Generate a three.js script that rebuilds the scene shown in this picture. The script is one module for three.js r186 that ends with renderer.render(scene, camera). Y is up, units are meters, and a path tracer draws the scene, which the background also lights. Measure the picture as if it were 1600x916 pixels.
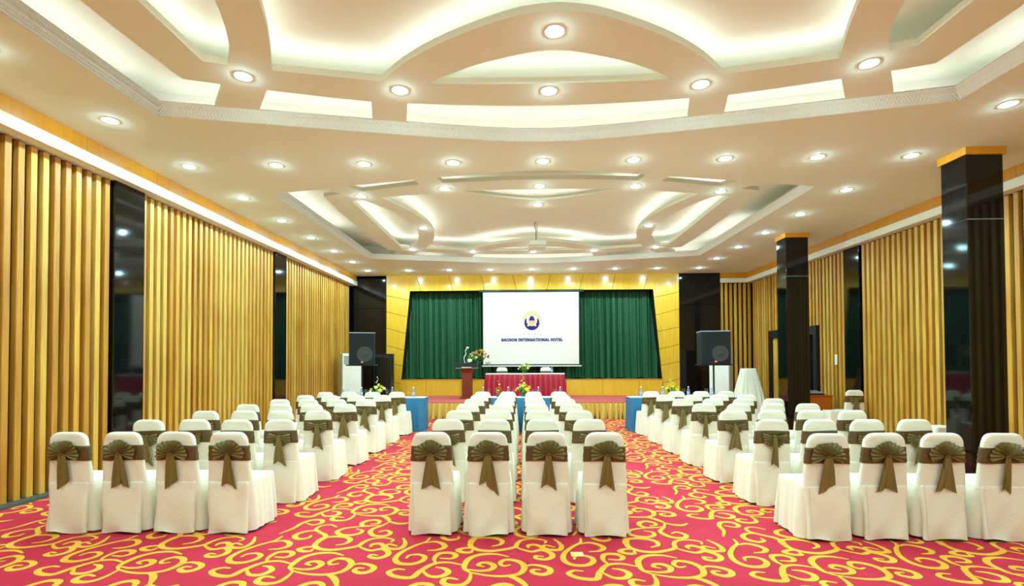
import * as THREE from 'three';
import { mergeGeometries, mergeVertices } from 'three/addons/utils/BufferGeometryUtils.js';
import { RectAreaLightUniformsLib } from 'three/addons/lights/RectAreaLightUniformsLib.js';

// ---------------------------------------------------------------- camera, exposure
const scene = new THREE.Scene();
scene.background = new THREE.Color(0x000000);
const renderer = new THREE.WebGLRenderer({ antialias: true });
renderer.toneMapping = THREE.LinearToneMapping;
renderer.toneMappingExposure = 1.05;
renderer.shadowMap.enabled = true;
RectAreaLightUniformsLib.init();

const FOCAL = 800, PX = 792.9, PY = 549.23, EYE = 1.55;
const camera = new THREE.PerspectiveCamera(2 * Math.atan(PY / FOCAL) * 180 / Math.PI, 1600 / (2 * PY), 0.05, 100);
camera.setViewOffset(1600, 2 * PY, 800 - PX, 0, 1600, 916);
camera.position.set(0, EYE, 0);
camera.quaternion.setFromRotationMatrix(new THREE.Matrix4().makeBasis(
  new THREE.Vector3(0.999558, -0.003878, -0.029479),
  new THREE.Vector3(0.004456, 0.999799, 0.019547),
  new THREE.Vector3(0.029397, -0.01967, 0.999374)));
camera.updateMatrixWorld();
scene.add(camera);

const LAMP_I = 5.35, HALO_I = 0.9, COVE_L = 6.5;                 // downlights (candela), cove strips (radiance)
const LAMP_COLOR = new THREE.Color(0.53, 0.93, 1.0), COVE_COLOR = new THREE.Color(0.95, 0.98, 1.0);

// ---------------------------------------------------------------- helpers
// The room is written with d = distance into the room; three's z is -d.
let seed = 7;
const rnd = () => { seed = (seed * 1664525 + 1013904223) >>> 0; return seed / 4294967296; };
const rr = (a, b) => a + (b - a) * rnd();
const taken = new Map();
function numbered(name) {
  const n = taken.get(name) ?? 0; taken.set(name, n + 1);
  return n ? name + '_' + String(n).padStart(3, '0') : name;
}
function group(name, label, category, grp, kind) {
  const o = new THREE.Group(); o.name = numbered(name); scene.add(o);
  tag(o, label, category, grp, kind); return o;
}
function tag(o, label, category, grp, kind) {
  if (label) o.userData.label = label;
  if (category) o.userData.category = category;
  if (grp) o.userData.group = grp;
  if (kind) o.userData.kind = kind;
  return o;
}
function mesh(name, geo, mat, parent) {
  const m = new THREE.Mesh(geo, mat);
  m.name = parent ? name : numbered(name);
  (parent ?? scene).add(m); return m;
}
// box given by room extents
function boxG(x0, x1, y0, y1, d0, d1) {
  const g = new THREE.BoxGeometry(x1 - x0, y1 - y0, d1 - d0);
  const p = g.attributes.position, n = g.attributes.normal, uv = g.attributes.uv;
  g.translate((x0 + x1) / 2, (y0 + y1) / 2, -(d0 + d1) / 2);
  for (let i = 0; i < p.count; i++) {            // uv in metres, v upwards
    const ax = Math.abs(n.getX(i)), ay = Math.abs(n.getY(i));
    if (ay > 0.5) uv.setXY(i, p.getX(i), -p.getZ(i));
    else if (ax > 0.5) uv.setXY(i, p.getZ(i), p.getY(i));
    else uv.setXY(i, p.getX(i), p.getY(i));
  }
  return g;
}
// box with chamfered edges (12 + 8x4 faces) through a small extrude
function bevelBox(w, h, l, c = 0.006) {
  const s = new THREE.Shape(); const a = w / 2 - c, b = h / 2 - c;
  s.moveTo(-a, -b); s.lineTo(a, -b); s.lineTo(a, b); s.lineTo(-a, b); s.closePath();
  const g = new THREE.ExtrudeGeometry(s, { depth: l - 2 * c, bevelEnabled: true, bevelThickness: c, bevelSize: c, bevelSegments: 1 });
  g.translate(0, 0, -(l - 2 * c) / 2); return g;
}
function bbox(w, h, l, x, y, d, c = 0.006) { const g = bevelBox(w, h, l, c); g.translate(x, y, -d); return g; }
function plan(points, holes, y0, y1, bevel = 0) {     // polygon in (x, d), extruded up
  const s = new THREE.Shape(points.map(p => new THREE.Vector2(p[0], p[1])));
  for (const h of holes) s.holes.push(new THREE.Path(h.map(p => new THREE.Vector2(p[0], p[1]))));
  const g = new THREE.ExtrudeGeometry(s, { depth: y1 - y0, bevelEnabled: false });
  g.rotateX(-Math.PI / 2); g.translate(0, y0, 0); return g;
}
function front(points, d0, d1) {                      // polygon in (x, y), extruded in depth
  const s = new THREE.Shape(points.map(p => new THREE.Vector2(p[0], p[1])));
  const g = new THREE.ExtrudeGeometry(s, { depth: d1 - d0, bevelEnabled: false });
  g.translate(0, 0, -d1); return g;
}
function loft(rings, { closed = true, capStart = false, capEnd = false, uvScale = 1 } = {}) {
  const n = rings[0].length, pos = [], uv = [], idx = [];
  rings.forEach((r, j) => r.forEach((p, i) => { pos.push(p[0], p[1], p[2]); uv.push(i / n * uvScale, j / rings.length * uvScale); }));
  const m = closed ? n : n - 1;
  for (let j = 0; j + 1 < rings.length; j++) for (let i = 0; i < m; i++) {
    const a = j * n + i, b = j * n + (i + 1) % n, c = a + n, d = b + n;
    idx.push(a, b, c, b, d, c);
  }
  const cap = (r, base, flip) => {
    const c = [0, 1, 2].map(k => r.reduce((s, p) => s + p[k], 0) / n), at = pos.length / 3;
    pos.push(...c); uv.push(0.5, 0.5);
    for (let i = 0; i < n; i++) { const a = base + i, b = base + (i + 1) % n; flip ? idx.push(at, b, a) : idx.push(at, a, b); }
  };
  if (capStart) cap(rings[0], 0, true);
  if (capEnd) cap(rings[rings.length - 1], (rings.length - 1) * n, false);
  const g = new THREE.BufferGeometry();
  g.setAttribute('position', new THREE.Float32BufferAttribute(pos, 3));
  g.setAttribute('uv', new THREE.Float32BufferAttribute(uv, 2));
  g.setIndex(idx); g.computeVertexNormals(); return g;
}
function tube(points, r, seg = 12, rad = 6) {
  return new THREE.TubeGeometry(new THREE.CatmullRomCurve3(points.map(p => new THREE.Vector3(...p))), seg, r, rad, false);
}
function lathe(profile, n = 12) { return new THREE.LatheGeometry(profile.map(p => new THREE.Vector2(p[0], p[1])), n); }
function merge(list) {
  const flat = list.map(g => { const h = g.index ? g.toNonIndexed() : g; for (const k of Object.keys(h.attributes)) if (!['position', 'normal', 'uv'].includes(k)) h.deleteAttribute(k); return h; });
  return mergeGeometries(flat);
}
const hash = (x, y) => { let h = (x * 374761393 + y * 668265263) | 0; h = Math.imul(h ^ (h >>> 13), 1274126177); return ((h ^ (h >>> 16)) >>> 0) / 4294967296; };
function vnoise(x, y, px, py) {                       // periodic value noise
  const x0 = Math.floor(x), y0 = Math.floor(y), fx = x - x0, fy = y - y0, sx = fx * fx * (3 - 2 * fx), sy = fy * fy * (3 - 2 * fy);
  const w = (a, b) => hash(((a % px) + px) % px, ((b % py) + py) % py);
  return (w(x0, y0) * (1 - sx) + w(x0 + 1, y0) * sx) * (1 - sy) + (w(x0, y0 + 1) * (1 - sx) + w(x0 + 1, y0 + 1) * sx) * sy;
}
function texture(w, h, f, srgb = true) {
  const a = new Uint8Array(w * h * 4);
  for (let y = 0; y < h; y++) for (let x = 0; x < w; x++) { const c = f(x / w, y / h), o = (y * w + x) * 4; a[o] = c[0]; a[o + 1] = c[1]; a[o + 2] = c[2]; a[o + 3] = 255; }
  const t = new THREE.DataTexture(a, w, h); t.wrapS = t.wrapT = THREE.RepeatWrapping; t.magFilter = THREE.LinearFilter; t.minFilter = THREE.LinearMipmapLinearFilter; t.generateMipmaps = true;
  if (srgb) t.colorSpace = THREE.SRGBColorSpace; t.needsUpdate = true; return t;
}
const std = (o) => new THREE.MeshPhysicalMaterial({ side: THREE.DoubleSide, ...o });

// ---------------------------------------------------------------- materials
function woodTexture(base, dark, streak) {            // grain runs along v; one tile is 0.5 m x 2 m
  return texture(256, 512, (u, v) => {
    const warp = vnoise(u * 4, v * 3, 4, 3) * 0.5;
    const fine = vnoise(u * 96 + warp * 6, v * 10, 96, 10), mid = vnoise(u * 28 + warp * 8, v * 5, 28, 5), wide = vnoise(u * 6, v * 2, 6, 2);
    const k = Math.min(1, Math.max(0, fine * 0.35 + mid * 0.45 + wide * 0.3 - 0.12)) * streak;
    return base.map((b, i) => b + (dark[i] - b) * k);
  });
}
const woodT = woodTexture([232, 186, 84], [176, 112, 36], 0.8); woodT.repeat.set(2, 0.5);
const panelT = woodTexture([238, 184, 52], [206, 146, 30], 0.7); panelT.repeat.set(1, 0.4);
const slatMats = [0xffffff, 0xf2e4cc, 0xfff1d0, 0xe6cfa8].map(c => std({ map: woodT, color: c, roughness: 0.42 }));
const panelMat = std({ map: panelT, roughness: 0.22, clearcoat: 0.4, clearcoatRoughness: 0.12 });
const fasciaMat = std({ map: panelT, color: 0xf0d0a0, roughness: 0.35 });
const backingMat = std({ color: 0x2a1808, roughness: 0.9 });
const grooveMat = std({ color: 0x3a2408, roughness: 0.9 });
const ceilMat = std({ color: 0xf0f5e6, roughness: 0.85 });
const mouldT = texture(256, 64, (u, v) => {           // cast plaster relief of the crown
  const a = vnoise(u * 64, v * 16, 64, 16), b = 0.5 + 0.5 * Math.sin(u * 64 * Math.PI) * Math.sin(v * 8 * Math.PI);
  const k = 255 * (0.35 * a + 0.65 * b); return [k, k, k];
}, false);
const mouldMat = std({ color: 0xe6e2d4, roughness: 0.8, bumpMap: mouldT, bumpScale: 0.008 });
const trimMat = std({ color: 0xf3ead6, roughness: 0.6 });
const whiteMat = std({ color: 0xf4f1e8, roughness: 0.5 });
const marbleT = texture(512, 512, (u, v) => {
  let k = 6;
  for (const [f, a, s] of [[3, 0.6, 22], [5, 0.4, 14]]) {
    const w = vnoise(u * f + 3, v * f, f, f) + 0.5 * vnoise(u * f * 3, v * f * 3, f * 3, f * 3) * a;
    const r = Math.abs(w - 0.62); if (r < 0.012) k += s * (1 - r / 0.012);
  }
  k += 5 * vnoise(u * 40, v * 40, 40, 40);
  return [k, k + 1, k + 1];
});
const marbleMat = std({ map: marbleT, roughness: 0.06, specularIntensity: 0.9 });
const jointMat = std({ color: 0x777777, roughness: 0.3 });
const plinthMat = std({ color: 0x4a4a44, roughness: 0.6 });
const clothT = texture(256, 256, (u, v) => { const k = 140 + 60 * vnoise(u * 96, v * 96, 96, 96) + 55 * vnoise(u * 9, v * 5, 9, 5); return [k, k, k]; }, false);
const coverMat = std({ color: 0xf0e5cf, roughness: 0.75, sheen: 0.12, sheenRoughness: 0.6, sheenColor: new THREE.Color(1, 0.97, 0.88), bumpMap: clothT, bumpScale: 0.004 });
const sashMat = std({ color: 0x776532, roughness: 0.42, sheen: 0.6, sheenRoughness: 0.4, sheenColor: new THREE.Color(0.5, 0.42, 0.22) });
const bandMat = std({ color: 0x5c4420, roughness: 0.4, sheen: 0.5, sheenRoughness: 0.4, sheenColor: new THREE.Color(0.45, 0.33, 0.16) });
const knotMat = std({ color: 0x5e5028, roughness: 0.42, sheen: 0.5, sheenColor: new THREE.Color(0.5, 0.42, 0.22) });
const greenT = texture(256, 256, (u, v) => { const k = vnoise(u * 60, v * 60, 60, 60); return [12 + 8 * k, 66 + 20 * k, 34 + 12 * k]; });
const curtainMat = std({ map: greenT, roughness: 0.6, sheen: 0.5, sheenRoughness: 0.5, sheenColor: new THREE.Color(0.05, 0.35, 0.2) });
const goldMat = std({ color: 0xeccb68, roughness: 0.3, metalness: 0.4, sheen: 0.4, sheenColor: new THREE.Color(1, 0.85, 0.4) });
const blueMat = std({ color: 0x2a6f96, roughness: 0.65 });
const redMat = std({ color: 0xb01f38, roughness: 0.5, sheen: 0.4, sheenColor: new THREE.Color(0.8, 0.2, 0.25) });
const blackMat = std({ color: 0x0e0f10, roughness: 0.5 });
const grilleMat = std({ color: 0x0d0f10, roughness: 0.85 });
const greyMat = std({ color: 0x8d8f90, roughness: 0.45 });
const mahogMat = std({ map: panelT, color: 0x8a3a22, roughness: 0.35 });
const deskMat = std({ map: panelT, color: 0xe08a48, roughness: 0.4 });
const acMat = std({ color: 0xeee6d8, roughness: 0.35 });
const acSideMat = std({ color: 0xd8d0b4, roughness: 0.4 });
const glassMat = std({ color: 0xffffff, roughness: 0.02, transmission: 1, thickness: 0, ior: 1.45 });
const darkGlassMat = std({ color: 0x0c1114, roughness: 0.04 });
const leafMats = [0x3f7a2a, 0x6c9a38, 0x2d5a22].map(c => std({ color: c, roughness: 0.6 }));
const petalMats = { yellow: std({ color: 0xf2dc2a, roughness: 0.6 }), orange: std({ color: 0xe8862a, roughness: 0.6 }), cream: std({ color: 0xf6efc8, roughness: 0.6 }), rust: std({ color: 0xb85a20, roughness: 0.6 }) };
const lampMat = std({ color: 0xffffff, emissive: new THREE.Color(1, 0.97, 0.9), emissiveIntensity: 6 });
const stripMat = std({ color: 0xffffff, emissive: COVE_COLOR, emissiveIntensity: 2.5 });

// carpet: scrolls drawn from centre lines, one tile 1.323 m x 1.423 m
const SCROLLS = [[[-1.446,4.097],[-1.548,4.147],[-1.669,4.133],[-1.748,4.051],[-1.77,3.939],[-1.762,3.848],[-1.715,3.785]],[[-1.734,3.837],[-1.646,3.815],[-1.569,3.84],[-1.546,3.908],[-1.589,3.963],[-1.641,3.967],[-1.668,3.923],[-1.626,3.894]],[[-1.715,3.785],[-1.583,3.735],[-1.447,3.727],[-1.351,3.774],[-1.317,3.869],[-1.331,3.955],[-1.388,4.018],[-1.463,4.03],[-1.502,3.964],[-1.474,3.91],[-1.426,3.928]],[[-1.33,3.881],[-1.268,3.931],[-1.195,3.92],[-1.127,3.861],[-1.136,3.79],[-1.194,3.759],[-1.256,3.799],[-1.25,3.844],[-1.202,3.847]],[[-1.447,3.727],[-1.39,3.701],[-1.33,3.62],[-1.289,3.528]],[[-1.298,4.95],[-1.34,4.834],[-1.398,4.74],[-1.39,4.644],[-1.322,4.56],[-1.23,4.562],[-1.202,4.637],[-1.258,4.707],[-1.313,4.67]],[[-1.345,4.852],[-1.431,4.832],[-1.51,4.831],[-1.549,4.906],[-1.521,4.986],[-1.454,5.015],[-1.394,4.968],[-1.396,4.901],[-1.452,4.881]],[[-1.431,4.832],[-1.595,4.792],[-1.675,4.743],[-1.7,4.663],[-1.643,4.588],[-1.545,4.573],[-1.481,4.625],[-1.48,4.703],[-1.541,4.738]],[[-1.996,3.95],[-2.024,4.045],[-1.995,4.155],[-1.903,4.163],[-1.861,4.102],[-1.891,4.048],[-1.977,4.054]],[[-1.794,5.348],[-1.905,5.393],[-2.005,5.368],[-2.086,5.23],[-2.13,5.112],[-2.255,5.131],[-2.317,5.204],[-2.271,5.258],[-2.212,5.25]],[[-2.073,5.23],[-1.996,5.135],[-1.918,5.137],[-1.877,5.211],[-1.917,5.277],[-1.979,5.299]],[[-1.709,3.771],[-1.708,3.677],[-1.739,3.586],[-1.819,3.564],[-1.884,3.598],[-1.888,3.662],[-1.853,3.685],[-1.794,3.664]],[[-1.754,4.796],[-1.841,4.863],[-1.911,4.824],[-1.923,4.731],[-1.851,4.643],[-1.778,4.576],[-1.752,4.509],[-1.77,4.412],[-1.766,4.32],[-1.701,4.241],[-1.594,4.214],[-1.479,4.251],[-1.391,4.312],[-1.374,4.394],[-1.331,4.475],[-1.227,4.509],[-1.129,4.456],[-1.139,4.408]],[[-1.88,4.685],[-1.972,4.676],[-2.035,4.605],[-2.029,4.521],[-1.962,4.466],[-1.897,4.5],[-1.896,4.557]],[[-1.793,4.412],[-1.768,4.493],[-1.67,4.534],[-1.559,4.513],[-1.506,4.449],[-1.519,4.364],[-1.581,4.323]],[[-1.726,4.276],[-1.812,4.274],[-1.86,4.229],[-1.815,4.181],[-1.752,4.182],[-1.744,4.231]],[[-1.391,4.312],[-1.328,4.248],[-1.251,4.206],[-1.176,4.242],[-1.103,4.18],[-1.095,4.098],[-1.152,4.044],[-1.223,4.069],[-1.224,4.115],[-1.17,4.102]],[[-1.174,4.236],[-1.178,4.316],[-1.233,4.366],[-1.281,4.344],[-1.282,4.293]],[[-1.056,4.505],[-1.017,4.41],[-1.004,4.328],[-1.029,4.253],[-1.114,4.252],[-1.162,4.301],[-1.141,4.353],[-1.065,4.312]],[[-0.822,4.526],[-0.837,4.423],[-0.915,4.32],[-0.996,4.16],[-1.006,4.025],[-0.955,3.945],[-0.853,3.934],[-0.787,3.999],[-0.785,4.082],[-0.843,4.127],[-0.911,4.107],[-0.925,4.053]],[[-0.842,4.392],[-0.759,4.421],[-0.685,4.37],[-0.659,4.295],[-0.705,4.231],[-0.782,4.215]],[[-2.202,4.609],[-2.146,4.745],[-2.123,4.916],[-2.06,5.005],[-1.978,4.998],[-1.944,4.911],[-1.997,4.853],[-2.08,4.897]],[[-1.303,4.97],[-1.214,4.912],[-1.15,4.906],[-1.087,4.954]]];
const TX = 1.323, TD = 1.423;
const carpetT = (() => {
  const N = 1024, dist = new Float32Array(N * N).fill(9), mx = TX / N, md = TD / N;
  for (const s of SCROLLS) {
    const curve = new THREE.CatmullRomCurve3(s.map(p => new THREE.Vector3(p[0], 0, p[1]))), len = curve.getLength(), n = Math.ceil(len / 0.004);
    for (let k = 0; k <= n; k++) {
      const t = k / n, p = curve.getPoint(t), r = 0.0085 + 0.0165 * Math.pow(Math.sin(Math.PI * Math.min(1, t * 0.92 + 0.04)), 1.1), R = r + 0.016;
      const cx = p.x / mx, cd = p.z / md, wx = Math.ceil(R / mx), wd = Math.ceil(R / md);
      for (let j = -wd; j <= wd; j++) for (let i = -wx; i <= wx; i++) {
        const X = Math.floor(cx) + i, D = Math.floor(cd) + j, ex = (X + 0.5 - cx) * mx, ed = (D + 0.5 - cd) * md;
        const dd = Math.hypot(ex, ed) - r, o = (((D % N) + N) % N) * N + (((X % N) + N) % N);
        if (dd < dist[o]) dist[o] = dd;
      }
    }
  }
  const mix = (a, b, k) => a.map((v, i) => v + (b[i] - v) * k), sm = (a, b, x) => { const t = Math.min(1, Math.max(0, (x - a) / (b - a))); return t * t * (3 - 2 * t); };
  return texture(N, N, (u, v) => {
    const x = Math.floor(u * N), y = Math.floor(v * N), d = dist[y * N + x], n1 = vnoise(u * 9, v * 9, 9, 9), n2 = vnoise(u * 300, v * 300, 300, 300);
    let c = mix([190, 20, 50], [206, 30, 62], n1);
    c = mix([132, 70, 16], c, sm(0.005, 0.010, d));
    c = mix(mix([246, 164, 46], [250, 180, 60], n1), c, sm(-0.002, 0.002, d));
    return c.map(q => q * (0.93 + 0.1 * n2));
  });
})();
carpetT.repeat.set(1 / TX, 1 / TD);
const carpetMat = std({ map: carpetT, roughness: 0.95 });
const stageT = texture(256, 256, (u, v) => { const k = (u * 9 - v * 3 + 3) % 1; const b = k < 0.28; const n = vnoise(u * 60, v * 60, 60, 60) * 14; return b ? [232 + n, 138 + n, 118] : [170 + n, 22 + n * 0.4, 46]; });
stageT.repeat.set(1, 1);
const stageMat = std({ map: stageT, roughness: 0.95 });

// ---------------------------------------------------------------- room shell
const C = 4.385, CX = 0.2993, XL = -5.4535, XR = 7.2206, DB = 16.68, DF = -2.3;
const WL = -5.9, WR = 7.65, DE = 17.7;
const S = (name, geo, mat) => tag(mesh(name, geo, mat), null, null, null, 'structure');
S('floor', boxG(WL, WR, -0.12, 0, DF, DE), carpetMat);
S('wall_left', boxG(WL - 0.15, WL, 0, C + 0.7, DF, DE), backingMat);
S('wall_right', boxG(WR, WR + 0.15, 0, C + 0.7, DF, DE), backingMat);
S('wall_rear', boxG(WL, WR, 0, C + 0.7, DF - 0.15, DF), ceilMat);
S('wall_niche', boxG(WL, WR, 0, C + 0.7, DE, DE + 0.15), backingMat);

// ---------------------------------------------------------------- ceiling with two medallions
const NEAR = 2.97, FAR = 11.17;
const outerW = (u) => 3.80 - Math.sqrt(0.04 + (0.235 * u) ** 2);
function outline(off) {                                // moulding outline in (u, w), grown outwards by off
  const top = [], hx = 4.49 + off;
  for (let i = 0; i <= 24; i++) { const u = -hx + 2 * hx * i / 24; top.push([u, outerW(u) + off]); }
  return [...top, ...top.map(([u, w]) => [-u, -w])].map(p => p);
}
const place = (pts, d) => pts.map(([u, w]) => [CX + u, d + w]);
S('ceiling', plan([[WL, DF], [WR, DF], [WR, DB + 0.05], [WL, DB + 0.05]], [place(outline(0), NEAR), place(outline(0), FAR)], C, C + 0.1), ceilMat);

const spline = (pts, n) => new THREE.SplineCurve(pts.map(p => new THREE.Vector2(...p))).getPoints(n).map(v => [v.x, v.y]);
const mirror4 = (q) => {                               // quarter contour from u=0 to w=0, mirrored to a full loop
  const a = q, b = q.slice(0, -1).reverse().map(([u, w]) => [u, -w]), c = q.slice(1).map(([u, w]) => [-u, -w]), d = q.slice(1, -1).reverse().map(([u, w]) => [-u, w]);
  return [...a, ...b, ...c, ...d];
};
const ringOuter = mirror4([[0, 2.9], [0.6, 2.885], [1.1, 2.845], [1.6, 2.79], [1.74, 3.33], [2.14, 3.25], [2.0, 2.74], [2.5, 2.61], [3.06, 2.45], [3.41, 2.94], [3.86, 2.82], [3.47, 2.32], [3.83, 2.2], [3.88, 1.4], [3.9, 0]]);
const mainQ = [...spline([[0, 1.29], [0.38, 1.36], [0.97, 1.65], [1.42, 1.97], [1.77, 2.32]], 14), ...spline([[2.82, 2.08], [2.62, 1.63], [2.45, 1.15], [2.32, 0.55], [2.28, 0]], 12)];
const mainHole = mirror4(mainQ);
const lensArc = spline([[-1.3, 2.39], [-0.97, 2.18], [-0.6, 2.0], [0, 1.84], [0.6, 2.0], [0.97, 2.18], [1.3, 2.39]], 20);
const lensHole = [...lensArc, [0.6, 2.42], [0, 2.43], [-0.6, 2.42]];
const sideArc = spline([[3.22, 1.97], [3.01, 1.65], [2.8, 1.1], [2.69, 0.5], [2.66, 0], [2.69, -0.5], [2.8, -1.1], [3.01, -1.65], [3.22, -1.97]], 22);
const sideHole = [...sideArc, [3.42, -1.9], [3.42, 1.9]];
const flipW = (l) => l.map(([u, w]) => [u, -w]).reverse(), flipU = (l) => l.map(([u, w]) => [-u, w]).reverse();
const RY = C + 0.12, RT = 0.07, UP = C + 0.42;

function inset(loop, off) {                            // offset of a loop by its normals (positive: away from the hole)
  const n = loop.length, area = loop.reduce((s, p, i) => { const q = loop[(i + 1) % n]; return s + p[0] * q[1] - q[0] * p[1]; }, 0), sg = area > 0 ? 1 : -1;
  return loop.map((p, i) => {
    const a = loop[(i + n - 1) % n], b = loop[(i + 1) % n], tx = b[0] - a[0], ty = b[1] - a[1], l = Math.hypot(tx, ty) || 1;
    return [p[0] + sg * off * ty / l, p[1] - sg * off * tx / l];
  });
}
// one light strip along a run of points: a glowing bar that lies behind the lip, and area lights of the same size above it
function strip(parent, pts, d0, y, w = 0.035) {
  const P = pts.map(([u, v]) => [CX + u, d0 + v]);
  const geos = [];
  let i = 0;
  while (i < P.length - 1) {
    let j = i + 1;
    while (j + 1 < P.length) {                         // longest chord that stays on the curve
      const [ax, ay] = P[i], [bx, by] = P[j + 1], L = Math.hypot(bx - ax, by - ay); let ok = L < 1.6;
      for (let k = i + 1; ok && k <= j; k++) ok = Math.abs((bx - ax) * (P[k][1] - ay) - (by - ay) * (P[k][0] - ax)) / L < 0.03;
      if (!ok) break; j++;
    }
    const [ax, ay] = P[i], [bx, by] = P[j], L = Math.hypot(bx - ax, by - ay), ang = Math.atan2(by - ay, bx - ax);
    if (L > 0.05) {
      const b = new THREE.BoxGeometry(L, 0.012, w); b.rotateY(ang); b.translate((ax + bx) / 2, y + 0.006, -(ay + by) / 2); geos.push(b);
      const l = new THREE.RectAreaLight(COVE_COLOR, COVE_L, L, w);
      l.name = 'cove_light'; l.rotation.order = 'YXZ'; l.rotation.set(Math.PI / 2, ang, 0); l.position.set((ax + bx) / 2, y + 0.018, -(ay + by) / 2); parent.add(l);
    }
    i = j;
  }
  const m = mesh('light_strip', merge(geos), stripMat, parent); return m;
}
function medallion(d0, lit, label) {
  const g = group('ceiling_medallion', label, 'ceiling feature', null, 'structure');
  const holes = [mainHole, lensHole, flipW(lensHole), sideHole, flipU(sideHole)].map(h => place(h, d0));
  tag(mesh('ring_panel', plan(place(ringOuter, d0), holes, RY, RY + RT), ceilMat, g), 'cream panel with curved cut-outs');
  // crown moulding between the flat ceiling and the recess
  const prof = [[0.0, 0.0], [-0.012, 0.004], [-0.014, 0.024], [-0.03, 0.034], [-0.04, 0.06], [-0.066, 0.088], [-0.078, 0.094], [-0.088, 0.112], [-0.1, 0.118], [-0.1, 0.134], [-0.02, 0.134], [0.03, 0.1]];
  const base = outline(0), rings = prof.map(([o, h]) => { const s = outline(o); return s.map(([u, w]) => [CX + u, C + h, -(d0 + w)]); });
  const mg = loft(rings); const uv = mg.attributes.uv, n = base.length;
  let run = 0; const cum = base.map((p, i) => { if (i) run += Math.hypot(p[0] - base[i - 1][0], p[1] - base[i - 1][1]); return run; });
  for (let j = 0; j < rings.length; j++) for (let i = 0; i < n; i++) uv.setXY(j * n + i, cum[i] / 1.2, j / 11);
  tag(mesh('crown_moulding', mg, mouldMat, g), 'cast plaster crown moulding');
  const wallIn = outline(0.32), wallOut = outline(0.40);
  mesh('recess_wall', plan(place(wallOut, d0), [place(wallIn, d0)], C + 0.1, UP), whiteMat, g);
  mesh('recess_ceiling', plan(place(wallOut, d0), [], UP, UP + 0.05), ceilMat, g);
  const y = RY + RT;
  const run2 = (loop, a, b) => { const o = []; for (let k = a; k <= b; k++) o.push(loop[((k % loop.length) + loop.length) % loop.length]); return o; };
  const mi = inset(mainHole, 0.09);
  strip(g, [...mi, mi[0]], d0, y);
  const li = inset(lensHole, 0.07);
  if (lit.lensBack) strip(g, [...li.slice(20), li[0]], d0, y);
  if (lit.lensFront) strip(g, flipW([...li.slice(20), li[0]]), d0, y);
  const si = inset(sideHole, 0.08);
  if (lit.sideRight) strip(g, [...si.slice(20), si[0], si[1]], d0, y);
  if (lit.sideLeft) strip(g, flipU([...si.slice(20), si[0], si[1]]), d0, y);
  for (const pts of lit.ledge) strip(g, pts, d0, C + 0.1, 0.04);
  return g;
}
const backRun = (u0, u1) => { const o = []; const n = Math.max(2, Math.round(Math.abs(u1 - u0) / 0.35)); for (let i = 0; i <= n; i++) { const u = u0 + (u1 - u0) * i / n; o.push([u, outerW(u) + 0.12]); } return o; };
const sideRun = (u, w0, w1) => [[u, w0], [u, w0 + (w1 - w0) / 3], [u, w0 + 2 * (w1 - w0) / 3], [u, w1]];
medallion(NEAR, { lensBack: true, lensFront: true, sideRight: false, sideLeft: true, ledge: [backRun(-4.5, 4.5), sideRun(-4.61, -2.6, 2.6), sideRun(4.61, -2.6, 2.6)] }, 'ceiling recess with curved cut-outs and white cove light over the last chair rows');
medallion(FAR, { lensBack: true, lensFront: false, sideRight: true, sideLeft: true, ledge: [backRun(-3.3, -2.6), backRun(-1.8, 1.8), backRun(3.3, 4.5), sideRun(-4.61, -2.5, 0.9), sideRun(4.61, 0.3, 2.6)] }, 'ceiling recess with curved cut-outs and cove light, projector hanging inside it');

// ---------------------------------------------------------------- downlights
const lensG = new THREE.SphereGeometry(0.08, 20, 6, 0, Math.PI * 2, 0, Math.PI / 2); lensG.scale(1, 0.26, 1); lensG.rotateX(Math.PI);
const rimG = lathe([[0.079, 0], [0.08, -0.004], [0.092, -0.003], [0.1, -0.001], [0.1, 0]], 24);
function downlight(x, d, y, label, grp) {
  const g = group('recessed_downlight', label, 'downlight', grp);
  g.position.set(x, y, -d);
  mesh('rim', rimG, whiteMat, g);
  mesh('lens', lensG, lampMat, g);
  const l = new THREE.SpotLight(LAMP_COLOR, LAMP_I, 0, 1.42, 0.22); l.position.set(0, -0.03, 0); l.target.position.set(0, -1, 0); l.shadow.radius = 2.5; l.name = 'downlight_lamp'; g.add(l); g.add(l.target);
  const h = new THREE.PointLight(LAMP_COLOR, HALO_I); h.position.set(0, -0.008, 0); h.shadow.radius = 0.3; h.name = 'downlight_glow'; g.add(h);   // light that leaves the domed lens sideways
}
const LG = 'downlights of the flat ceiling border';
for (let i = 0; i < 9; i++) downlight(CX - 5.105 + 1.2762 * i, 7.213, C, 'round recessed downlight in the ceiling strip between the two lit recesses', 'downlights between the two ceiling recesses');
for (let i = 0; i < 9; i++) downlight(CX - 5.105 + 1.2762 * i, 15.74, C, 'round recessed downlight in the ceiling edge above the stage', 'downlights along the stage wall');
for (const k of [-5, -4, -3, -2, -1, 1, 2, 3, 4, 5]) {
  downlight(CX - 5.105, 7.213 + 1.4209 * k, C, 'round recessed downlight in the ceiling border along the unbroken slat wall', 'downlights along the slat wall');
  downlight(CX + 5.105, 7.213 + 1.4209 * k, C, 'round recessed downlight in the ceiling border along the black columns', 'downlights along the columns');
}
for (const [d0, name] of [[NEAR, 'over the last chair rows'], [FAR, 'around the projector']]) {
  for (const s of [-1, 1]) {
    for (const [u, w] of [[0, 2.58], [-1.62, 2.51], [1.62, 2.51], [-3.17, 2.18], [3.17, 2.18], [0, 1.57]])
      downlight(CX + u, d0 + s * w, RY, 'round downlight in the scalloped ceiling panel ' + name, 'downlights of the ceiling panel ' + name);
    downlight(CX + s * 2.47, d0 + 0.03, RY, 'round downlight in the scalloped ceiling panel ' + name, 'downlights of the ceiling panel ' + name);
  }
}

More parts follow.
